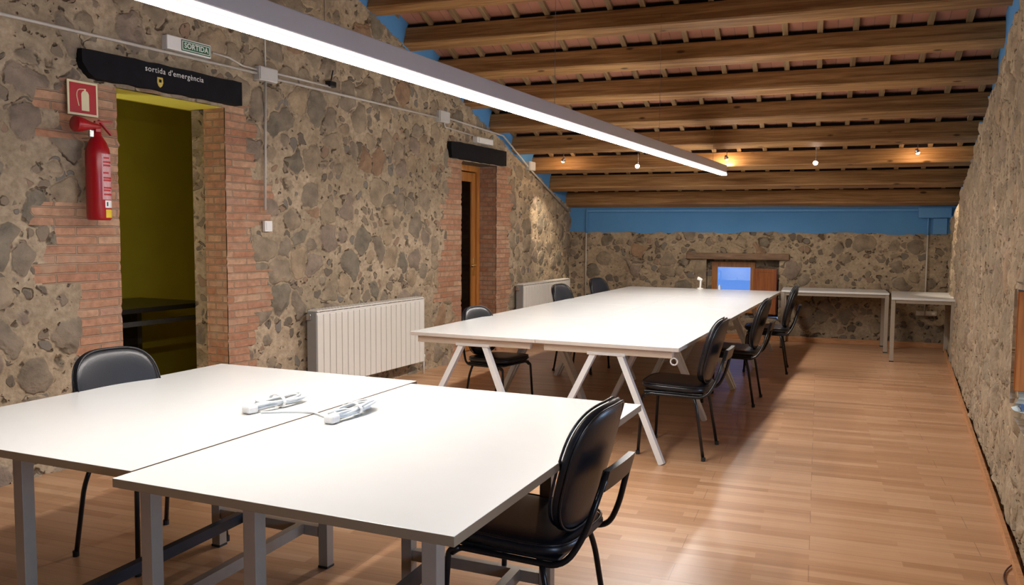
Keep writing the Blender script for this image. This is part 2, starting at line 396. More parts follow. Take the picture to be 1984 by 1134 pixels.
bm = bmesh.new()
for q in ([(-6.9, -4.6, 0), (2.2, -4.6, 0), (2.2, 13.2, 0), (-6.9, 13.2, 0)],): bm.faces.new([bm.verts.new(p) for p in q])
r = bmesh.ops.extrude_face_region(bm, geom=bm.faces[:]); bmesh.ops.translate(bm, vec=(0, 0, -.1), verts=[v for v in r['geom'] if isinstance(v, bmesh.types.BMVert)])
bmesh.ops.recalc_face_normals(bm, faces=bm.faces); tag(link('floor', bm, M['floor']), kind='structure')

XL = -4.65
D1 = (3.785, 4.715, 2.36); D2 = (8.29, 9.16, 2.25)
brk = [(D1[0], -1, [(0, 1.13, .29), (1.13, 1.62, .55), (1.62, 2.0, .17), (2.0, 2.36, .5)]),
       (D1[1], 1, [(0, .82, .27), (.82, 1.15, .44), (1.15, 1.5, .27), (1.5, 1.85, .42), (1.85, 2.40, .27)]),
       (D2[0], -1, [(0, .7, .22), (.7, 1.15, .52), (1.15, 1.75, .42), (1.75, 2.25, .30)]),
       (D2[1], 1, [(0, 2.25, .36)])]
M['stone_left'] = masonry('rubble_wall_left', (1, 2), 0.0, bricks=brk, pits=.02, blue=(1.80+.334*11.58, -.334), blue_edge=.05)
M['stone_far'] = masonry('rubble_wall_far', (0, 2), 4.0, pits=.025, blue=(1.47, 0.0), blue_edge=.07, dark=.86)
M['stone_right'] = masonry('rubble_wall_right', (1, 2), 8.0, blue=(1.75+.172*11.1, -.172), blue_edge=.03, scale=1.15, sand=.45, pits=.06)
M['brick_jamb'] = m_brick('brick_jamb', (0, 2))
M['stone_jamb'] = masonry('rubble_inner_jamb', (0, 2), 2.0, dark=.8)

us = lines(2.3, 12.2, .026, (D1[0], D1[1], D2[0], D2[1])); vz = lines(0, 4.0, .026, (D1[2], D2[2]))
def hl(u, v):
    if D1[0] < u < D1[1] and v < D1[2]: return True
    if D2[0] < u < D2[1] and v < D2[2]: return True
    return v > zbot(tt(XL, u))+.55
grid('wall_left', us, vz, lambda u, v: (XL, u, v), [M['stone_left']], hl)
# the rest of the left wall, beside and behind the camera, coarser
grid('wall_left', lines(-4.6, 2.3, .1), lines(0, 6.0, .1), lambda u, v: (XL, u, v), [M['stone_left']], lambda u, v: v > zbot(max(tt(XL, u), ridge_t))+.45)
# (upper part next to the camera, over the fine one)
grid('wall_left', lines(2.3, 7.6, .1), lines(4.0, 5.6, .1), lambda u, v: (XL, u, v), [M['stone_left']], lambda u, v: v > zbot(tt(XL, u))+.45)

# door reveals
def reveal(name, D, xb, xs, soffit):
    y0, y1, zt = D; bm = bmesh.new()
    def q(a, b2, c, d, mi):
        f = bm.faces.new([bm.verts.new(p) for p in (a, b2, c, d)]); f.material_index = mi
    xf = XL+.004
    for x0, x1, mi in ((xf, xb, 0), (xb, xs, 1)):
        q((x0, y1, 0), (x1, y1, 0), (x1, y1, zt), (x0, y1, zt), mi)
        q((x0, y0, 0), (x0, y0, zt), (x1, y0, zt), (x1, y0, 0), mi)
    q((xf, y0, zt), (xf, y1, zt), (xs, y1, zt), (xs, y0, zt), 2)
    o = link(name, bm, None, mats=[M['brick_jamb'], M['stone_jamb'], soffit]); tag(o, kind='structure'); return o
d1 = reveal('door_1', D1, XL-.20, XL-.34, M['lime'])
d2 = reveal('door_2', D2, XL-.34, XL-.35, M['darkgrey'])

# the small room behind the first doorway
for nm, lo, hi, mt in (('wall_side_room', (-6.75, 2.6, 0), (-6.65, 7.2, 2.7), M['olive']), ('wall_side_room', (-6.65, 7.2, 0), (-5.0, 7.3, 2.7), M['olive']),
                       ('wall_side_room', (-6.65, 2.5, 0), (-5.0, 2.6, 2.7), M['olive']), ('ceiling_side_room', (-6.75, 2.5, 2.7), (-4.99, 7.3, 2.8), M['olive']),
                       ('wall_side_room', (-5.02, 2.6, 0), (-4.995, 3.72, 2.7), M['olive']), ('wall_side_room', (-5.02, 4.78, 0), (-4.995, 7.2, 2.7), M['olive']), ('wall_side_room', (-5.02, 3.72, 2.36), (-4.995, 4.78, 2.7), M['olive'])):
    o = link(nm, bxb(lo, hi), mt); tag(o, kind='structure')
l = bpy.data.lights.new('side_room_fill', 'POINT'); l.energy = 32; l.color = (1, .9, .7); l.shadow_soft_size = .1  # unseen fill light, added to brighten the olive wall
lo = bpy.data.objects.new('side_room_fill', l); C.objects.link(lo); lo.location = (-5.5, 3.2, 1.15)
tb = thing('sideboard_table', 'dark table with glossy top standing in the olive side room', 'table', (-6.05, 4.75, 0))
link('table_top', bxb((-.45, -.95, .79), (.45, .75, .83), .004), M['darkfurn'], tb)
for x in (-.42, .38):
    for y in (-.9, .66): link('leg', bxb((x, y, 0), (x+.04, y+.045, .79)), M['darkgrey'], tb)
link('rail', bxb((.39, -.86, .68), (.41, .66, .72)), M['darkgrey'], tb)
link('back_panel', bxb((-.40, -.86, .1), (-.385, .66, .79)), M['darkfurn'], tb)

# door 2: wooden frame, glazed leaf set back in the wall
xf = XL-.26
bm = bmesh.new()
box(bm, (xf, D2[0]+.03, 1.125), (.08, .06, 2.25), .004); box(bm, (xf, D2[1]-.03, 1.125), (.08, .06, 2.25), .004); box(bm, (xf, (D2[0]+D2[1])/2, 2.215), (.08, D2[1]-D2[0]-.12, .07), .004)
link('door_frame', bm, M['frame_wood'], d2)
lf = bmesh.new(); y0, y1 = D2[0]+.065, D2[1]-.065
for yy in (y0+.045, y1-.045): box(lf, (xf-.01, yy, 1.09), (.045, .09, 2.16), .004)
box(lf, (xf-.01, (y0+y1)/2, 2.115), (.045, y1-y0-.18, .11), .004); box(lf, (xf-.01, (y0+y1)/2, .10), (.045, y1-y0-.18, .18), .004)
leaf = link('door_leaf', lf, M['frame_wood'], d2)
link('pane', bxb((xf-.014, y0+.09, .19), (xf-.008, y1-.09, 2.06)), M['darkglass'], leaf)
hb = bmesh.new(); tube(hb, fillet([(xf+.012, y1-.045, 1.05), (xf+.06, y1-.045, 1.05), (xf+.06, y1-.16, 1.05)], .02), .008)
box(hb, (xf+.016, y1-.045, 1.03), (.006, .035, .22), .002)
hd = link('door_handle', hb, M['brass'], leaf, True)
link('wall_behind_door', bxb((-6.2, 7.45, 0), (-6.1, 10.2, 2.7)), M['darkgrey'])['kind'] = 'structure'
link('ceiling_behind_door', bxb((-6.2, 7.3, 2.7), (-4.99, 10.3, 2.8)), M['darkgrey'])['kind'] = 'structure'
link('wall_behind_door', bxb((-6.2, 10.2, 0), (-4.99, 10.3, 2.7)), M['darkgrey'])['kind'] = 'structure'
link('wall_behind_door', bxb((-6.2, 7.31, 0), (-4.99, 7.41, 2.7)), M['darkgrey'])['kind'] = 'structure'

# far wall, in the frame of the beams (u along E1)
def fp(u, z, d=0.0):
    p = E1*u+E2*(TW+d); return (p.x, p.y, z)
NI = (-1.47, -.50, .30, 1.095)      # window niche: u0, u1, z0, z1
us = lines(-3.60, 1.75, .026, (NI[0], NI[1])); vz = lines(0, 2.3, .026, (NI[2], NI[3]))
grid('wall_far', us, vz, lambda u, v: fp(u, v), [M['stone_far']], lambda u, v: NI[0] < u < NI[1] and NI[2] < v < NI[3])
bm = bmesh.new()
def quad(bm, *p): bm.faces.new([bm.verts.new(q) for q in p])
nd = .30
quad(bm, fp(NI[0], NI[2], -.005), fp(NI[0], NI[3], -.005), fp(NI[0]+.03, NI[3], nd), fp(NI[0]+.03, NI[2], nd))
quad(bm, fp(NI[1], NI[2], -.005), fp(NI[1]-.03, NI[2], nd), fp(NI[1]-.03, NI[3], nd), fp(NI[1], NI[3], -.005))
quad(bm, fp(NI[0], NI[2], -.005), fp(NI[0]+.03, NI[2], nd), fp(NI[1]-.03, NI[2], nd), fp(NI[1], NI[2], -.005))
quad(bm, fp(NI[0], NI[3], -.005), fp(NI[1], NI[3], -.005), fp(NI[1]-.03, NI[3], nd), fp(NI[0]+.03, NI[3], nd))
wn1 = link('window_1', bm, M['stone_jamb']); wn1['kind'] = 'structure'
RB = Matrix.Rotation(BEAM, 3, 'Z')
def fbox(bm, u0, u1, z0, z1, d0, d1, bev=.003):
    c = fp((u0+u1)/2, (z0+z1)/2, (d0+d1)/2); box(bm, c, (u1-u0, d1-d0, z1-z0), bev, rot=RB)
G = (-1.335, -.885, .42, .985)      # glass
bm = bmesh.new(); fr = .075
fbox(bm, G[0]-fr, G[0], G[2]-fr, G[3]+fr, .13, .20); fbox(bm, G[1], G[1]+.06, G[2]-fr, G[3]+fr, .13, .20)
fbox(bm, G[0], G[1], G[3], G[3]+fr, .13, .20); fbox(bm, G[0], G[1], G[2]-fr, G[2], .13, .20)
link('window_frame', bm, M['frame_wood'], wn1)
bm = bmesh.new(); fbox(bm, G[0], G[1], G[2], G[3], .160, .164, 0); link('pane', bm, M['glass'], wn1)
bm = bmesh.new()                    # plaster closing the niche round the frame
fbox(bm, NI[0], G[0]-fr, NI[2], NI[3], .19, .23, 0); fbox(bm, G[1]+.06, NI[1], NI[2], NI[3], .19, .23, 0); fbox(bm, G[0]-fr, G[1]+.06, G[3]+fr, NI[3], .19, .23, 0); fbox(bm, G[0]-fr, G[1]+.06, NI[2], G[2]-fr, .19, .23, 0)
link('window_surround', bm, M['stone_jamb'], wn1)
bm = bmesh.new()                    # inner shutter, folded open to the right
pa = Vector(fp(-.83, 0, .115)); pb = Vector(fp(-.53, 0, -.02)); dv = (pb-pa); ang = math.atan2(dv.y, dv.x)
sr = Matrix.Rotation(ang, 3, 'Z'); mid = (pa+pb)/2
box(bm, (mid.x, mid.y, .665), (dv.length, .03, .62), .003, rot=sr)
for a in (-.44, .44): box(bm, (mid.x+dv.x*a, mid.y+dv.y*a, .665), (.05, .042, .62), .003, rot=sr)
for zz in (.38, .95): box(bm, (mid.x, mid.y, zz), (dv.length*.84, .042, .05), .003, rot=sr)
link('shutter', bm, M['shutter_wood'], wn1)

# right wall with a slight batter and, above the rubble, a set-back blue strip
def xr(u, v): return .48-.0117*(u-4.55)
def line_r(u): return 1.75+.172*(11.1-u)
WR = [(3.60, 4.68, .64, 1.20), (.3, 1.5, .64, 1.22)]
def pr(u, v): return (.60 if v > line_r(u)+.02 else xr(u, v), u, v)
def hr(u, v):
    for a, b2, c, d in WR:
        if a < u < b2 and c < v < d: return True
    return v > zbot(tt(.5, u))+.5
grid('wall_right', lines(3.2, 12.6, .028, WR[0][:2]), lines(0, 4.6, .028, WR[0][2:]), pr, [M['stone_right']], hr, flip=True)
grid('wall_right', lines(-4.6, 3.2, .1, WR[1][:2]), lines(0, 6.0, .1, WR[1][2:]), pr, [M['stone_right']], lambda u, v: any(a < u < b2 and c < v < d for a, b2, c, d in WR) or v > zbot(max(ridge_t, tt(.5, u)))+.4, flip=True)
grid('wall_right', lines(3.2, 6.6, .1), lines(4.6, 5.6, .1), pr, [M['stone_right']], lambda u, v: v > zbot(tt(.5, u))+.5, flip=True)
for k, (a, b2, c, d) in enumerate(WR):
    bm = bmesh.new(); x0 = xr(a, 1)-.06; x1 = x0+.45
    quad(bm, (x0, b2, c), (x0, b2, d), (x1, b2, d), (x1, b2, c)); quad(bm, (x0, a, c), (x1, a, c), (x1, a, d), (x0, a, d))
    quad(bm, (x0, a, c), (x0, b2, c), (x1, b2, c), (x1, a, c)); quad(bm, (x0, a, d), (x1, a, d), (x1, b2, d), (x0, b2, d))
    wo = link('window_%d' % (k+2), bm, M['stone_right']); wo['kind'] = 'structure'
    bm = bmesh.new(); xx = x1-.06
    for yy in (a+.035, b2-.035, (a+b2)/2): box(bm, (xx, yy, (c+d)/2), (.06, .07, d-c), .004)
    for zz in (c+.035, d-.035): box(bm, (xx, (a+b2)/2, zz), (.058, b2-a, .07), .004)
    link('window_frame', bm, M['frame_wood'], wo)
    link('pane', bxb((xx-.003, a+.07, c+.07), (xx+.003, b2-.07, d-.07)), M['glass'], wo)
    bm = bmesh.new(); box(bm, (x0+.21, b2-.018, (c+d)/2+.03), (.40, .035, d-c-.08), .004)
    link('shutter', bm, M['orange_wood'], wo)

# wall behind the camera
tag(link('wall_rear', bxb((-4.7, -4.2, 0), (.7, -4.0, 5.2)), M['plaster']), kind='structure')

# roof: terracotta tiles on battens on beams; far side down to the blue strip, near side behind the camera
def rp(u, t, h):       # point over beam-frame (u, t), h above the beam undersides
    p = E1*u+E2*t+Vector((0, 0, zbot(t)))+ND*h; return p
LEN = 13.4
cp = bmesh.new()
L = (12.5-ridge_t)/CT
box(cp, (0, 0, 0), (9.0, L, .03))
ce = link('ceiling', cp, M['tile']); ce['kind'] = 'structure'
mat = Matrix((( E1.x, SD.x, ND.x), (E1.y, SD.y, ND.y), (E1.z, SD.z, ND.z)))
ctr = rp(-1.7, (12.5+ridge_t)/2, .19+.045+.018)
ce.matrix_world = Matrix.Translation(ctr) @ mat.to_4x4()
cp = bmesh.new(); zr = zbot(ridge_t)+.25
quad(cp, tuple(E1*-6.2+E2*(ridge_t)+Vector((0, 0, zr))), tuple(E1*2.9+E2*(ridge_t)+Vector((0, 0, zr))), tuple(E1*2.9+E2*(-5.2)+Vector((0, 0, zr-1.2))), tuple(E1*-6.2+E2*(-5.2)+Vector((0, 0, zr-1.2))))
link('ceiling', cp, M['tile'])['kind'] = 'structure'
ordn = ['lowest roof beam, right above the blue strip of the far wall', 'second roof beam up from the far wall', 'third roof beam up from the far wall, behind the row of small spotlights',
        'fourth roof beam up from the far wall, just in front of the spotlights', 'fifth roof beam up from the far wall', 'sixth roof beam up from the far wall', 'seventh roof beam up from the far wall',
        'eighth roof beam up from the far wall, third from the top edge', 'ninth roof beam up from the far wall, cut by the top edge at the right', 'topmost roof beam in view, at the top edge of the picture']
BW = .152
for j in range(11):
    t = 11.8-.607*j; bm = bmesh.new(); n = 26; rings = []
    u0 = (-4.75+t*math.sin(BEAM))/math.cos(BEAM); u1 = (.68+t*math.sin(BEAM))/math.cos(BEAM); Lb = u1-u0
    for i in range(n+1):
        x = -Lb/2+Lb*i/n; ring = []
        for a, b2 in ((0, 0), (BW, 0), (BW, .19), (0, .19)):
            c = .012
            for (ca, cb) in {(0, 0): ((0, c), (c, 0)), (BW, 0): ((BW-c, 0), (BW, c)), (BW, .19): ((BW, .19-c), (BW-c, .19)), (0, .19): ((c, .19), (0, .19-c))}[(a, b2)]:
                k = noise.noise(Vector((x*1.1, a*9+j*3.7, b2*9)))*.008 if b2 == 0 or a == 0 else 0
                ring.append(bm.verts.new((x, ca+k, max(cb+k, -.004))))
        rings.append(ring)
    for p_, q_ in zip(rings, rings[1:]):
        for k in range(8): bm.faces.new((p_[k], p_[(k+1) % 8], q_[(k+1) % 8], q_[k]))
    bm.faces.new(rings[0]); bm.faces.new(rings[-1][::-1]); bmesh.ops.recalc_face_normals(bm, faces=bm.faces)
    o = link('roof_beam', bm, M['beam'])
    fb = bmesh.new(); box(fb, (0, BW/2, .19+.016), (Lb, BW-.03, .03)); link('gap_shade_strip', fb, M['gap_shade'], o)  # added black strip in place of the shaded gap under the tiles
    o.matrix_world = Matrix.Translation(E1*((u0+u1)/2)+E2*t+Vector((0, 0, zbot(t)))) @ mat.to_4x4()
    tag(o, 'long brown wooden beam, '+ordn[min(j, 9)] if j < 10 else 'long brown wooden roof beam above the picture, over the near tables', 'beam', 'wooden roof beams')
ORD = 'first second third fourth fifth sixth seventh eighth ninth tenth eleventh twelfth thirteenth fourteenth fifteenth sixteenth seventeenth eighteenth nineteenth twentieth'.split()
bb = bmesh.new(); box(bb, (0, 0, 0), (.05, 7.6, .042), .003); bat0 = None
for i in range(20):
    u = -3.95+.30*i
    if i == 0: o = link('roof_batten', bb, M['batten']); bat0 = o
    else: o = bat0.copy(); C.objects.link(o)
    lo = 12.02; hi = lo-7.6*CT
    if u < -3.3: lo -= .05
    o.matrix_world = Matrix.Translation(rp(u, (lo+hi)/2, .19+.021)) @ mat.to_4x4()
    tag(o, 'pale wooden batten on top of the roof beams, %s from the left wall' % ORD[i], 'batten', 'battens under the roof tiles')

# skirtings
bm = bmesh.new(); fbox(bm, -3.55, 1.70, 0, .07, -.055, -.035); tag(link('baseboard_far', bm, M['base_wood']), kind='structure')
bm = bmesh.new(); tube(bm, [(xr(y, 0)-.05, y, .022) for y in (3.0, 7, 11.9)], .01, prof=rect(.044, .02)); tag(link('baseboard_right', bm, M['base_wood']), kind='structure')
# lintel plank over the far window
bm = bmesh.new(); fbox(bm, -1.75, -.37, 1.095, 1.185, -.055, .22, .012); lp = link('window_lintel', bm, M['lintel_wood']); tag(lp, 'weathered brown wooden lintel plank above the small window in the far wall', 'lintel')

# ------------------------------------------------------------------ things on the left wall
def lw(y, z, x=XL+.05):            # carry a point of the wall plane out to depth x along the sight line
    k = x/XL; return (x, y*k, 1.46+(z-1.46)*k)
def lintel(name, y0, y1, zb, zt, label, chamfer):
    t = thing(name, label, 'lintel', (XL+.02, (y0+y1)/2, zb)); h = zt-zb; w2 = (y1-y0)/2
    bm = bmesh.new(); n = 14; pts = [(-w2, h), (-w2+.005, h*.35), (-w2+chamfer, 0)]
    pts = [(-w2, h*.96), (-w2, h*.5), (-w2+chamfer*.5, .03), (-w2+chamfer, 0)]
    pts += [(-w2+chamfer+(2*w2-chamfer)*i/n, random.uniform(-.003, .003)) for i in range(1, n)]
    pts += [(w2, 0), (w2, h)] + [(w2-2*w2*i/n, h+random.uniform(-.004, .004)) for i in range(1, n)]
    prism(bm, [(a, b2) for a, b2 in pts], -.04, .055, 'yz'); link('timber', bm, M['black_paint'], t); return t
li = lintel('door_lintel', 3.50, 4.83, 2.385, 2.555, 'black painted timber lintel with white lettering and crest over the near doorway', .08)
RX = Matrix(((0, 0, 1, 0), (1, 0, 0, 0), (0, 1, 0, 0), (0, 0, 0, 1)))     # text plane facing +X, reading along +Y
body = "sortida d'emergència"
N = len(body); arc = bmesh.new()
text_mesh('lettering', body, .052, M['letter'], li, Matrix.Translation((.0575, .04, .125)) @ RX, space=1.12)
bm = bmesh.new(); prism(bm, [(-.022, .085), (.022, .085), (.024, .05), (.014, .028), (0, .018), (-.014, .028), (-.024, .05)], .055, .059, 'yz'); bmesh.ops.translate(bm, vec=(0, -.09, -.002), verts=bm.verts)
cr = link('crest', bm, M['gold'], li)
bm = bmesh.new(); prism(bm, [(-.010, .072), (.010, .072), (.010, .052), (-.010, .052)], .059, .060, 'yz'); bmesh.ops.translate(bm, vec=(0, -.09, -.002), verts=bm.verts)
link('crest_charge', bm, M['black_paint'], cr)
lintel('door_lintel', 7.95, 9.30, 2.262, 2.44, 'plain black painted timber lintel over the far glazed door', .02)

# fire extinguisher sign
c = lw((3.444+3.66)/2, 2.257); sg = thing('extinguisher_sign', 'square red extinguisher pictogram sign with cream border beside the near doorway', 'sign', (c[0], c[1], c[2]-.1))
link('panel', bxb((-.003, -.103, 0), (.003, .103, .205)), M['cream'], sg)
link('red_field', bxb((.003, -.090, .013), (.0045, .090, .192)), M['signred'], sg)
bm = bmesh.new(); prism(bm, [(-.012, .03), (.040, .03), (.040, .13), (.032, .145), (.020, .150), (.020, .162), (.008, .162), (.008, .150), (-.004, .145), (-.012, .13)], .0045, .0055, 'yz')
tube(bm, fillet([(.005, .012, .16), (.005, -.035, .155), (.005, -.045, .12), (.005, -.03, .055)], .02), .0028, 6)
link('pictogram', bm, M['cream'], sg)
# extinguisher
ex = thing('fire_extinguisher', 'red fire extinguisher with horn hanging on the wall left of the near doorway', 'fire extinguisher', (XL+.14, 3.535, 1.515))
bm = bmesh.new(); lathe(bm, [(.062, 0), (.070, .012), (.070, .40), (.066, .43), (.052, .47), (.034, .50), (.024, .515), (.024, .53)]); link('cylinder', bm, M['red'], ex, True)
bm = bmesh.new(); box(bm, (0, 0, .555), (.035, .04, .05), .006); box(bm, (0, .045, .60), (.020, .12, .012), .003, rot=Matrix.Rotation(.12, 3, 'X')); 
box(bm, (0, .055, .565), (.020, .12, .012), .003, rot=Matrix.Rotation(-.75, 3, 'X')); link('valve_lever', bm, M['red'], ex)
bm = bmesh.new(); lathe(bm, [(.044, 0), (.046, .004), (.046, .03), (.026, .10), (.015, .15), (.013, .17)]); bmesh.ops.transform(bm, matrix=Matrix.Translation((.02, -.165, .565)) @ Matrix.Rotation(-PI/2, 4, 'X') , verts=bm.verts)
link('discharge_horn', bm, M['red'], ex, True)
bm = bmesh.new(); box(bm, (0, -.04, .52), (.02, .03, .045), .004); box(bm, (-.06, 0, .50), (.12, .025, .006)); link('wall_bracket', bm, M['steel'], ex)
def patch(bm, r, a0, a1, z0, z1, n=8):
    for i in range(n):
        A, B = a0+(a1-a0)*i/n, a0+(a1-a0)*(i+1)/n
        quad(bm, (r*math.cos(A), r*math.sin(A), z0), (r*math.cos(B), r*math.sin(B), z0), (r*math.cos(B), r*math.sin(B), z1), (r*math.cos(A), r*math.sin(A), z1))
bm = bmesh.new(); patch(bm, .0706, -.35, .9, .125, .40); lb = link('instruction_label', bm, M['pinklabel'], ex)
for zz, a, b2 in ((.37, -.2, .4), (.345, -.25, .7), (.325, -.25, .6), (.28, -.25, .3), (.25, -.25, .8), (.235, -.25, .7), (.19, -.25, .8), (.175, -.25, .5), (.15, -.25, .8)):
    bm = bmesh.new(); patch(bm, .0709, a, b2, zz, zz+.011); link('label_line', bm, M['signred'], lb)
bm = bmesh.new(); patch(bm, .0708, -.15, .85, .075, .12); lb = link('white_sticker', bm, M['white_plastic'], ex)
bm = bmesh.new(); patch(bm, .0711, .0, .14, .085, .11, 3); link('sticker_mark', bm, M['rubber'], lb)
bm = bmesh.new(); patch(bm, .0708, -.10, .85, .015, .065); link('yellow_sticker', bm, M['yellow'], ex)

# exit light box
c = lw(4.40, 2.69); es = thing('exit_sign', 'white emergency light box with green SORTIDA sign above the near doorway', 'sign', (c[0], c[1], c[2]))
link('housing', bxb((-.05, -.195, 0), (.01, .195, .095), .006), M['white_plastic'], es)
gp = link('green_panel', bxb((.01, -.075, .010), (.012, .185, .085)), M['signgreen'], es)
link('white_panel', bxb((.012, -.068, .017), (.0126, .178, .078)), M['letter'], gp)
link('inner_panel', bxb((.0126, -.062, .022), (.0130, .172, .073)), M['signgreen'], gp)
text_mesh('sign_lettering', 'SORTIDA', .050, M['letter'], es, Matrix.Translation((.0138, .055, .0475)) @ RX, space=1.05, bold=.0012)

def conduit(pts, r, label, name='cable_conduit', mat='pvc', fl=.02, cat='conduit'):
    bm = bmesh.new(); tube(bm, fillet(pts, fl) if len(pts) > 2 else pts, r, 8)
    bm2 = bm; o = link(name, bm2, M[mat], None, True); return tag(o, label, cat)
cx = XL+.05
conduit([lw(1.2, 2.64), lw(3.05, 2.655), lw(5.084, 2.672)], .011, 'long pale conduit running from the left picture edge to the big junction box')
conduit([lw(5.25, 2.66), lw(7.85, 2.668)], .011, 'pale conduit between the two junction boxes on the left wall')
conduit([lw(5.25, 2.705), lw(5.974, 2.708)], .010, 'short pale conduit ending in mid wall, just above the long one')
conduit([lw(4.62, 2.74), lw(4.78, 2.735), lw(4.92, 2.700), lw(5.10, 2.70)], .008, 'curved pale cable from the exit sign to the big junction box', cat='cable', name='sign_cable')
conduit([lw(5.165, 2.62), lw(5.14, 1.62)], .010, 'vertical pale conduit dropping from the big junction box')
conduit([lw(5.165, 2.74), lw(5.165, 3.72)], .007, 'thin pipe rising from the big junction box behind the hanging light bar')
conduit([lw(7.95, 2.69), lw(9.36, 2.640), lw(10.15, 2.29), lw(11.52, 1.765)], .011, 'pale conduit from the small junction box down along the sloping top of the left wall')
conduit([lw(7.92, 2.63), lw(7.94, 2.585), lw(8.6, 2.56)], .008, 'thin cable from the small junction box to the white lamp over the far door', cat='cable', name='lamp_cable')
for (y0, y1, z0, z1, lb) in ((5.086, 5.293, 2.625, 2.735, 'large pale square junction box on the left wall between the doors'), (7.81, 8.02, 2.63, 2.755, 'small pale junction box near the far door on the left wall'), (10.12, 10.30, 2.27, 2.39, 'junction box on the sloping conduit near the far corner')):
    a = lw((y0+y1)/2, (z0+z1)/2, XL+.065); t = thing('junction_box', lb, 'junction box', a)
    w2, h2 = (y1-y0)/2*.98, (z1-z0)/2*.98
    link('box_body', bxb((-.055, -w2, -h2), (.012, w2, h2), .006), M['boxgrey'], t); link('box_lid', bxb((.012, -w2+.006, -h2+.006), (.02, w2-.006, h2-.006), .003), M['boxgrey'], t)
a = lw(8.85, 2.525, XL+.06); t = thing('emergency_lamp', 'white emergency lamp mounted above the black lintel of the far door', 'lamp', a)
link('housing', bxb((-.06, -.20, -.035), (.02, .20, .035), .008), M['white_plastic'], t); link('diffuser', bxb((.02, -.17, -.025), (.032, .17, .025), .005), M['letter'], t)
a = lw(5.172, 1.492, XL+.045); t = thing('light_switch', 'white light switch on the stone wall right of the near doorway', 'light switch', a)
link('plate', bxb((-.02, -.042, -.042), (.006, .042, .042), .003), M['white_plastic'], t); link('rocker', bxb((.006, -.028, -.030), (.010, .028, .030), .002), M['white_plastic'], t)
a = lw(5.98, 2.73, XL+.05); bm = bmesh.new(); box(bm, (0, 0, 0), (.06, .09, .05), .008); tube(bm, [(0, 0, .02), (.01, .02, .12)], .006, 6); o = link('wall_bracket', bm, M['blackmetal']); o.location = a; tag(o, 'small black bracket on the left wall at the end of the short conduit', 'bracket')

# radiators
def radiator(label, y0, y1, n, z0=.135, z1=.80):
    x1 = XL+.17; t = thing('radiator', label, 'radiator', (XL, (y0+y1)/2, 0), 0, 'white radiators on the left wall'); L2 = (y1-y0)/2; p = (y1-y0)/n
    for i in range(n):
        y = -L2+p*(i+.5); bm = bmesh.new()
        box(bm, (.163, y, (z0+z1)/2-.02), (.014, p*.90, z1-z0-.05), .004)
        box(bm, (.125, y, (z0+z1)/2), (.055, p*.30, z1-z0-.02), .003); link('section', bm, M['radiator'], t)
    bm = bmesh.new(); box(bm, (.118, 0, z1-.012), (.10, 2*L2, .012), .003)
    box(bm, (.160, 0, z1-.035), (.012, 2*L2, .022), .003)
    for i in range(n*2): box(bm, (.118, -L2+p*(i+.5)/2, z1-.001), (.08, .006, .006))
    link('top_grille', bm, M['radiator'], t)
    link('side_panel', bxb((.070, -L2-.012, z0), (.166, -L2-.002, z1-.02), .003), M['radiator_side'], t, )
    link('side_panel', bxb((.070, L2+.002, z0), (.166, L2+.012, z1-.02), .003), M['radiator'], t)
    for yy in (-L2*.7, L2*.7):
        for zz in (z1-.12, z0+.1): link('wall_bracket', bxb((.02, yy-.015, zz-.025), (.075, yy+.015, zz+.025)), M['steel'], t)
    bm = bmesh.new(); tube(bm, fillet([(.12, L2+.01, z0+.05), (.12, L2+.07, z0+.05), (.12, L2+.07, -.0)], .02), .010); box(bm, (.12, L2+.055, z0+.05), (.035, .045, .035), .008); link('valve_pipe', bm, M['white_plastic'], t, True)
    bm = bmesh.new(); box(bm, (.10, -L2-.02, z1-.06), (.05, .03, .05), .008); link('bleed_valve', bm, M['steel'], t)
radiator('white sectional radiator on the left wall between the near doorway and the far door', 5.555, 7.235, 20)
radiator('white sectional radiator on the left wall in the far corner beyond the glazed door', 9.62, 11.20, 19)

# ------------------------------------------------------------------ far wall fittings
def fc(u, z, d=-.045): return fp(u, z, d)
conduit([fc(-2.985+.02, 1.40), fc(-2.985+.02, .45)], .011, 'pale vertical pipe down the far stone wall near the left corner', 'wall_pipe', cat='pipe')
p0 = Vector(fc(-3.16, 1.45)); 
conduit([fc(-3.20, 1.80, -.03), fc(-3.20, 1.45, -.03)], .012, 'blue painted vertical pipe on the blue strip near the left corner', 'wall_pipe', 'bluepaint', cat='pipe')
bpy.data.objects.remove(bpy.data.objects['wall_pipe'])
conduit([fc(-3.20, 1.45), fc(-3.20, .4)], .010, 'pale vertical pipe down the far stone wall near the left corner', 'wall_pipe', cat='pipe')
conduit([fc(1.30, 1.45), fc(1.30, .42)], .010, 'pale vertical pipe down the far stone wall near the right corner', 'wall_pipe', cat='pipe')
conduit([fc(1.30, 1.76, -.03), fc(1.30, 1.45, -.03)], .012, 'blue painted vertical pipe on the blue strip near the right corner', 'wall_pipe', 'bluepaint', cat='pipe')
bm = bmesh.new(); fbox(bm, -3.20, 1.20, 1.755, 1.785, -.035, -.004, .002); tag(link('cable_trunking', bm, M['bluepaint']), 'thin blue painted trunking along the top of the blue strip on the far wall', 'trunking')
bm = bmesh.new(); fbox(bm, 1.18, 1.56, 1.67, 1.80, -.07, -.004, .004); t = link('junction_box', bm, M['bluepaint']); tag(t, 'blue painted rectangular junction box in the top right corner of the far wall', 'junction box')
bm = bmesh.new(); fbox(bm, 1.36, 1.52, 1.46, 1.665, -.03, -.004, .004); t = link('blue_panel', bm, M['bluepaint']); tag(t, 'small blue painted panel under the blue junction box on the far wall', 'panel')
bm = bmesh.new(); fbox(bm, 1.20, 1.44, .415, .475, -.05, -.02, .003); so = link('socket_strip', bm, M['pvc']); tag(so, 'pale socket strip on the far wall under the small end desk', 'socket')
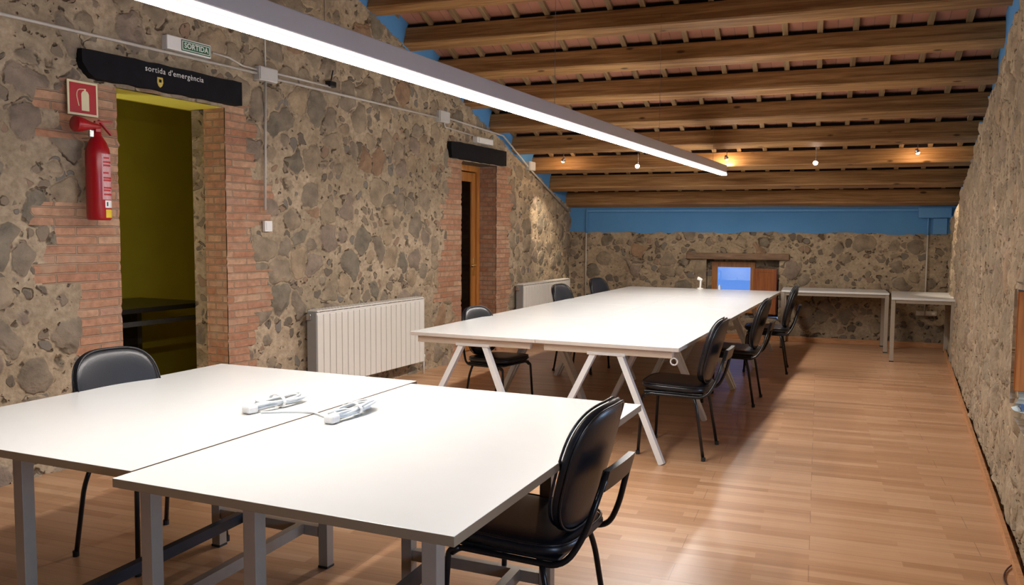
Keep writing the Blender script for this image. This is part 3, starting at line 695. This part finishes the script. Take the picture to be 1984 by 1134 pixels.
for k in range(4):
    bm = bmesh.new(); fbox(bm, 1.215+.056*k, 1.25+.056*k, .43, .46, -.053, -.049, .001); link('socket_outlet', bm, M['boxgrey'] if k < 3 else M['white_plastic'], so)

# ------------------------------------------------------------------ hanging light bar
LX, LZ, LY0, LY1 = -2.12, 2.15, 1.15, 10.22
lb = thing('linear_pendant_lamp', 'long hanging linear light bar running the length of the room over the tables', 'pendant lamp', (LX, 0, LZ))
link('housing', bxb((-.032, LY0, .034), (.032, LY1, .118), .004), M['alu'], lb)
link('diffuser_edge', bxb((-.0305, LY0, .0125), (.0305, LY1, .034)), M['ledside'], lb)
bm = bmesh.new(); n = 36
for i in range(n):
    a, b2 = LY0+(LY1-LY0)*i/n, LY0+(LY1-LY0)*(i+1)/n
    for (xa, za, xb_, zb_) in ((-.030, .012, -.030, 0), (-.030, 0, .030, 0), (.030, 0, .030, .012)):
        quad(bm, (xa, a, za), (xb_, a, zb_), (xb_, b2, zb_), (xa, b2, za))
bmesh.ops.remove_doubles(bm, verts=bm.verts, dist=1e-5)
link('diffuser', bm, M['led'], lb)
for y in (1.5, 2.69, 5.0, 7.4, 9.6):
    bm = bmesh.new(); zt = zbot(tt(LX, y))+.1-LZ; tube(bm, [(0, y, .11), (0, y, zt)], .0016, 6); link('suspension_wire', bm, M['steel'], lb)

# spotlights
sp = [(-4.092, 9.943, 2.36, 1), (-3.143, 10.037, 2.275, 0), (-2.115, 10.30, 2.358, 1), (-1.092, 10.242, 2.27, 0), (-.04, 10.40, 2.365, 1)]
names = ['leftmost', 'second from the left', 'middle', 'second from the right', 'rightmost']
aims = [(-4.65, 10.55, 1.4), (-2.9, 8.3, .9), (-2.0, 11.9, 1.0), (-1.2, 8.8, .8), (.42, 11.0, 1.2)]
for k, (x, y, z, up) in enumerate(sp):
    t = thing('ceiling_spotlight', 'tiny bright spotlight under the beams, %s of the five' % names[k], 'spotlight', (x, y, z), 0, 'row of five small spotlights')
    zt = zbot(tt(x, y))+.1-z
    bm = bmesh.new(); tube(bm, [(0, .02, .015), (0, .02, max(.1, zt))], .004, 6); link('stem', bm, M['steel'], t)
    d = (Vector(aims[k])-Vector((x, y, z))).normalized(); q = d.to_track_quat('Z', 'Y').to_matrix().to_4x4()
    bm = bmesh.new(); lathe(bm, [(.010, -.045), (.016, -.04), (.024, -.012), (.027, -.004)], q, 16); link('reflector', bm, M['steel'], t, True)
    bm = bmesh.new(); bmesh.ops.create_uvsphere(bm, u_segments=14, v_segments=8, radius=.026 if not up else .021); link('bulb', bm, M['bulb'] if up else M['bulb_soft'], t, True)
    l = bpy.data.lights.new('spot_beam', 'SPOT'); l.energy = 95 if k in (0, 4) else 16; l.color = (1.0, .82, .62); l.spot_size = .75 if k in (0, 4) else 1.0; l.spot_blend = .7; l.shadow_soft_size = .02
    lo = bpy.data.objects.new('spot_beam', l); C.objects.link(lo); lo.location = Vector((x, y, z))+d*.03; lo.rotation_euler = d.to_track_quat('-Z', 'Y').to_euler()

# ------------------------------------------------------------------ tables
def near_table(label, x0, x1, y0, y1, skew, fx, fy0, fy1, fw_, dark):
    cxm, cym = (x0+x1)/2, (y0+y1)/2
    t = thing('work_table', label, 'table', (cxm, cym, 0), skew, 'two near work tables pushed together'); w2, l2 = (x1-x0)/2, (y1-y0)/2
    bm = bmesh.new(); box(bm, (0, 0, .7265), (2*w2, 2*l2, .027), .0015)
    for f in bm.faces: f.material_index = 0 if f.normal.z > .9 else 1
    bm.normal_update()
    for f in bm.faces: f.material_index = 0 if f.normal.z > .5 else 1
    link('table_top', bm, None, t, mats=[M['white_top'], M['grey_edge']])
    # frame: four square legs, rails, floor cross bars and two long stretchers
    F = bmesh.new(); X0, X1, Y0, Y1 = fx-cxm-fw_/2, fx-cxm+fw_/2, fy0-cym, fy1-cym; s_ = .046; dr = .055
    def P(x, y): return x-(y-Y0)*dr
    for sx in (0, 1):
        for yy in (Y0, Y1):
            xx = P((X0, X1)[sx], yy); lg = bmesh.new(); box(lg, (xx, yy, .3565), (s_, s_, .713), .002); lgo = link('leg', lg, M['grey_metal'], t)
            ft = bmesh.new(); box(ft, (xx, yy, .004), (s_+.004, s_+.004, .012), .002); link('foot_cap', ft, M['rubber'], lgo)
    for yy in (Y0, Y1): box(F, ((P(X0, yy)+P(X1, yy))/2, yy, .693), (X1-X0-s_, .03, .04)); 
    for xx in (X0, X1): tube(F, [(P(xx, Y0+.02), Y0+.02, .693), (P(xx, Y1-.02), Y1-.02, .693)], .02, prof=rect(.04, .03))
    link('top_frame', F, M['grey_metal'], t)
    for yy in (Y0, Y1):
        bars = bmesh.new(); box(bars, ((P(X0, yy)+P(X1, yy))/2, yy, .155), (X1-X0-s_, .035, .045), .002); link('cross_bar', bars, M['grey_metal'], t)
    for k, fx_ in enumerate((.24, .80)):
        xx = X0+(X1-X0)*fx_; bm = bmesh.new(); tube(bm, [(P(xx, Y0+.02), Y0+.02, .16), (P(xx, Y1-.02), Y1-.02, .16)], .02, prof=rect(.045, .035))
        link('stretcher', bm, M['shaded_metal'] if (k == 0 and dark) else M['grey_metal'], t)  # one stretcher darker: shade under the table put into its colour
SK = math.radians(2.0)
near_table('left one of the two near white work tables, by the doorway, on grey legs', -3.335, -2.120, 1.70, 3.385, SK, -2.505, 1.85, 2.84, .60, True)
near_table('right one of the two near white work tables, a black chair at its right edge', -2.108, -.990, 1.665, 3.350, SK, -1.45, 1.85, 2.82, .60, True)

def long_table(proto, label, cx_, cy_, rz, w_, l_):
    if proto is None:
        t = thing('trestle_table', label, 'table', (cx_, cy_, 0), rz, 'long block of white trestle tables')
        bm = bmesh.new(); box(bm, (0, 0, .7275), (w_-.004, l_-.004, .025), .0015); bm.normal_update()
        for f in bm.faces: f.material_index = 0 if f.normal.z > .5 else 1
        link('table_top', bm, None, t, mats=[M['white_top'], M['white_edge']])
        for k, yy in enumerate((-l_/2+.06, l_/2-.11)):
            out = -1 if k == 0 else 1
            bm = bmesh.new(); box(bm, (0, yy, .690), (w_-.10, .05, .048), .003); link('end_rail', bm, M['beam_metal'], t)
            for sx in (-1, 1):
                bm = bmesh.new(); a = Vector((sx*.085, yy, .675)); b2 = Vector((sx*.40, yy+(-.09 if k == 0 else .0), .0))
                tube(bm, [a, b2], .02, prof=rect(.044, .036), up=(0, 1, 0)); link('leg', bm, M['white_metal'], t)
            bm = bmesh.new(); box(bm, (0, yy, .668), (.26, .06, .02), .003); link('leg_bracket', bm, M['white_metal'], t)
        bm = bmesh.new()
        for xx in (-.30, .30): box(bm, (xx, 0, .695), (.04, l_-.32, .035), .002)
        link('side_rail', bm, M['white_metal'], t)
        bm = bmesh.new(); n = 18; ring = [(w_/2-.04+.022*math.cos(2*PI*i/n), -l_/2+.04, .648+.022*math.sin(2*PI*i/n)) for i in range(n)]; tube(bm, ring, .005, 6, closed=True); link('cable_ring', bm, M['white_metal'], t, True)
        return t
    t = copy_tree(proto); t.location = (cx_, cy_, 0)
    if 'left side' in label:
        for ch_ in list(t.children):
            if ch_.name.startswith('cable_ring'): bpy.data.objects.remove(ch_)
    t.rotation_euler = (0, 0, rz); t['label'] = label; return t
SK1 = math.radians(1.72); ux = Vector((math.cos(SK1), math.sin(SK1), 0)); uy = Vector((-math.sin(SK1), math.cos(SK1), 0))
org = Vector((-1.318, 5.135, 0)); Wt, Lt = .975, 1.435; proto = None
rows = ['nearest row', 'second row', 'third row', 'farthest row']
for r_ in range(4):
    for c_ in (0, 1):
        p = org-ux*(Wt*(c_+.5))+uy*(Lt*(r_+.5))+(ux*-.02 if r_ else ux*0)
        lbl = 'white trestle table, %s of the long block, %s side' % (rows[r_], 'right' if c_ == 0 else 'left')
        t = long_table(proto, lbl, p.x, p.y, SK1, Wt, Lt)
        if proto is None: proto = t

# far desks
def desk(label, c, w_, d_, rz, lg=.045, inset=0.0):
    t = thing('desk', label, 'desk', (c[0], c[1], 0), rz, 'grey legged desks by the far wall')
    bm = bmesh.new(); box(bm, (0, 0, .7275), (w_, d_, .025), .0015); link('desk_top', bm, M['white_top'], t)
    for sx in (-1, 1):
        for sy in (-1, 1):
            bm = bmesh.new(); box(bm, (sx*(w_/2-lg/2-inset), sy*(d_/2-lg/2-.01), .3575), (lg, lg, .715), .003); o = link('leg', bm, M['grey_metal'], t)
            bm = bmesh.new(); box(bm, (sx*(w_/2-lg/2-inset), sy*(d_/2-lg/2-.01), .006), (lg+.003, lg+.003, .012)); link('foot_cap', bm, M['rubber'], o)
    bm = bmesh.new()
    for sy in (-1, 1): box(bm, (0, sy*(d_/2-lg/2-.01), .695), (w_-2*lg, .03, .04), .002)
    for sx in (-1, 1): box(bm, (sx*(w_/2-lg/2-inset), 0, .695), (.03, d_-2*lg, .04), .002)
    link('frame', bm, M['grey_metal'], t); return t
desk('small white desk with grey legs in the right corner by the far wall', (.063, 11.07), .655, 1.20, math.radians(1.5))
dc = E1*.235+E2*(11.58)
desk('long white desk with grey legs along the far wall beside the corner desk', (E1*.195+E2*11.53)[:2], 1.26, .68, BEAM)

# ------------------------------------------------------------------ chairs
def pad(w_, h_, t_, ex=3.2, nr=9, ns=44, bend=0.0, bulge=1.0):
    """upholstered pad in the xz plane, thickness along y (front = +y)"""
    bm = bmesh.new()
    def pt(r, a, side):
        ca, sa = math.cos(a), math.sin(a)
        x = math.copysign(abs(ca)**(2/ex), ca)*r*w_/2; z = math.copysign(abs(sa)**(2/ex), sa)*r*h_/2
        th = t_/2*(1-r**7)**.5 if r < 1 else 0
        y = side*th*(1 if side < 0 else bulge)+bend*(x/(w_/2))**2
        return (x, y, z)
    rs = [0]+[((i+1)/nr)**.7 for i in range(nr)]
    sheets = []
    edge = None
    for side in (1, -1):
        c = bm.verts.new(pt(0, 0, side)); prev = None
        for r in rs[1:]:
            if r >= .9999 and edge: ring = edge
            else: ring = [bm.verts.new(pt(min(r, 1), 2*PI*k/ns, side)) for k in range(ns)]
            if r >= .9999: edge = ring
            for k in range(ns):
                k2 = (k+1) % ns
                if prev is None: bm.faces.new((c, ring[k], ring[k2]))
                else: bm.faces.new((prev[k], ring[k], ring[k2], prev[k2]))
            prev = ring
    bmesh.ops.recalc_face_normals(bm, faces=bm.faces); return bm
def outline(w_, h_, ex, y, bend, n=48, k=1.0):
    o = []
    for i in range(n):
        a = 2*PI*i/n; ca, sa = math.cos(a), math.sin(a); x = math.copysign(abs(ca)**(2/ex), ca)*w_/2*k; z = math.copysign(abs(sa)**(2/ex), sa)*h_/2*k
        o.append((x, y+bend*(x/(w_/2))**2, z))
    return o
def make_chair(label):
    t = thing('visitor_chair', label, 'chair', (0, 0, 0), 0, 'black vinyl visitor chairs')
    # seat (pad turned flat)
    m = Matrix.Translation((0, .0, .452)) @ Matrix.Rotation(math.radians(91.5), 4, 'X')
    bm = pad(.465, .46, .062, 4.2, bend=.0); bmesh.ops.transform(bm, matrix=m, verts=bm.verts); st = link('seat', bm, M['vinyl'], t, True)
    bm = bmesh.new(); tube(bm, outline(.465, .46, 4.2, .018, 0, k=.965), .005, 6, closed=True); bmesh.ops.transform(bm, matrix=m, verts=bm.verts); link('piping', bm, M['vinyl'], st, True)
    bm = bmesh.new(); box(bm, (0, 0, .418), (.40, .39, .014), .005); link('seat_pan', bm, M['shell'], t)
    tilt = math.radians(15)
    mb = Matrix.Translation((0, -.238, .690)) @ Matrix.Rotation(tilt, 4, 'X') @ Matrix.Rotation(0, 4, 'Z')
    bm = pad(.435, .45, .052, 3.0, bend=.035); bmesh.ops.transform(bm, matrix=mb, verts=bm.verts); bk = link('backrest', bm, M['vinyl'], t, True)
    for yy in (.018, -.018):
        bm = bmesh.new(); tube(bm, outline(.435, .45, 3.0, yy, .035, k=.965), .0045, 6, closed=True); bmesh.ops.transform(bm, matrix=mb, verts=bm.verts); link('piping', bm, M['vinyl'], bk, True)
    # frame: front leg, seat rail and back upright are one bent tube on each side
    fr_ = bmesh.new()
    for sx in (-1, 1):
        path = fillet([(sx*.215, .185, .385), (sx*.212, .155, .408), (sx*.205, -.215, .402), (sx*.165, -.270, .50), (sx*.125, -.328, .705)], .06)
        tube(fr_, path, .0105, 10)
    tube(fr_, [(-.205, -.12, .402), (.205, -.12, .402)], .009, 8); tube(fr_, [(-.205, .10, .404), (.205, .10, .404)], .009, 8)
    link('frame', fr_, M['blackmetal'], t, True)
    bm = bmesh.new(); n = 12                           # curved support plate across the uprights
    A = []
    for i in range(n+1):
        x = -.132+.264*i/n; y = -.310-.004*(1-(x/.132)**2)
        A.append((x, y))
    for z0, z1, dy0, dy1 in ((.64, .71, .0, -.018),):
        front = [[bm.verts.new((x, y+dy0+.012, z0)), bm.verts.new((x, y+dy1+.012, z1)), bm.verts.new((x, y+dy1-.012, z1)), bm.verts.new((x, y+dy0-.012, z0))] for x, y in A]
        for p_, q_ in zip(front, front[1:]):
            for k in range(4): bm.faces.new((p_[k], p_[(k+1) % 4], q_[(k+1) % 4], q_[k]))
        bm.faces.new(front[0]); bm.faces.new(front[-1][::-1])
    bmesh.ops.recalc_face_normals(bm, faces=bm.faces); link('back_support', bm, M['shell'], t)
    for sx in (-1, 1):
        for path in (fillet([(sx*.214, .155, .408), (sx*.217, .195, .395), (sx*.236, .215, .0)], .06), fillet([(sx*.205, -.14, .402), (sx*.220, -.165, .32), (sx*.236, -.215, .0)], .05)):
            bm = bmesh.new(); tube(bm, path, .0105, 10); lg = link('leg', bm, M['blackmetal'], t, True)
            bm = bmesh.new(); e = path[-1]; tube(bm, [(e[0], e[1], .025), (e[0], e[1], 0)], .014, 10); link('foot_cap', bm, M['rubber'], lg)
    return t
ch = make_chair('black vinyl chair at the right edge of the near tables, back to the open floor')
ch.location = (-1.185, 2.60, 0); ch.rotation_euler = (0, 0, math.radians(90))
for lbl, x, y, a in (('black vinyl chair on the left of the near tables, in front of the doorway', -3.11, 2.67, -90-4),
                     ('nearest black chair on the right side of the long white table block', -1.41, 5.52, 90+2),
                     ('middle black chair on the right side of the long white table block', -1.42, 7.39, 90+2),
                     ('farthest black chair on the right side of the long white table block', -1.42, 9.22, 90+7),
                     ('nearest black chair on the left side of the long table block, by the glazed door', -3.09, 6.16, -90-9),
                     ('black chair left of the long table block, in front of the far radiator', -3.18, 8.30, -90-4),
                     ('black chair left of the long table block, nearest the far left corner', -3.25, 9.62, -90-8)):
    c = copy_tree(ch); c.location = (x, y, 0); c.rotation_euler = (0, 0, math.radians(a)); c['label'] = lbl
    if 'glazed door' in lbl: c.scale = (.92, .92, .92)      # a slightly smaller chair of the same make

# ------------------------------------------------------------------ small things
def hank(label, x, y, rz, seed):
    rnd = random.Random(seed); t = thing('cable_hank', label, 'cable', (x, y, .74), rz, 'hanks of white cable on the near tables')
    bm = bmesh.new(); pts = []; loops = 9; n = 20
    for l in range(loops):
        a0 = .135+rnd.uniform(-.02, .02); b0 = .030+rnd.uniform(-.012, .012); ox, oy, oz = rnd.uniform(-.012, .012), rnd.uniform(-.02, .02), .010+.030*rnd.random()
        for k in range(n):
            a = 2*PI*k/n; pts.append((ox+b0*math.cos(a), oy+a0*math.sin(a), oz+.006*math.sin(2*a+l)))
    P = [Vector(p) for p in pts]
    for _ in range(2): P = [P[0]]+[(P[i-1]+P[i]*2+P[i+1])/4 for i in range(1, len(P)-1)]+[P[-1]]
    tube(bm, P, .0045, 6); link('cord', bm, M['white_cord'], t, True)
    bm = bmesh.new(); tie = [(.045*math.cos(2*PI*i/16), .0, .026+.026*math.sin(2*PI*i/16)) for i in range(16)]; tube(bm, tie, .004, 6, closed=True, prof=rect(.003, .014)); link('tie', bm, M['white_plastic'], t)
    bm = bmesh.new(); box(bm, (.01, -.145, .018), (.045, .05, .030), .008); link('plug', bm, M['white_plastic'], t)
hank('left hank of white cable lying on the near tables beside the seam', -2.33, 2.63, math.radians(-8), 3)
hank('right hank of white cable lying on the near tables beside the seam', -1.965, 2.64, math.radians(2), 5)
bm = bmesh.new(); tube(bm, fillet([(-2.30, 2.50, .746), (-2.22, 2.56, .746), (-2.12, 2.60, .746), (-1.98, 2.53, .746)], .04), .0045, 6); tag(link('white_cable', bm, M['white_cord'], None, True), 'short white cable crossing the seam between the two hanks on the near tables', 'cable')

t = thing('desk_lamp', 'small white upright lamp with angled head at the far end of the long tables', 'desk lamp', (-2.50, 10.74, .74))
bm = bmesh.new(); lathe(bm, [(.04, 0), (.04, .012), (.012, .018)], None, 18); link('base', bm, M['white_plastic'], t)
bm = bmesh.new(); tube(bm, [(0, 0, .015), (.006, 0, .115)], .011, 10); link('stem', bm, M['white_plastic'], t)
bm = bmesh.new(); lathe(bm, [(.014, 0), (.022, .035), (.022, .062)], Matrix.Translation((.024, 0, .118)) @ Matrix.Rotation(math.radians(-70), 4, 'Y'), 14); link('lamp_head', bm, M['white_plastic'], t)
bm = bmesh.new(); lathe(bm, [(.012, 0), (.012, .05), (.006, .056), (.006, .066)], None, 12); o = link('marker', bm, M['cream'], None); o.location = (-2.25, 10.72, .74); tag(o, 'tiny pale yellow marker standing at the far end of the long tables', 'marker')
bm = bmesh.new(); tube(bm, fillet([(.45, 4.25, .012), (.40, 4.15, .006), (.375, 4.02, .006), (.40, 3.86, .006), (.44, 3.75, .012), (.43, 3.5, .01)], .06), .0035, 6); tag(link('floor_cable', bm, M['redcord'], None, True), 'thin dark cable looping on the floor at the foot of the right wall', 'cable')
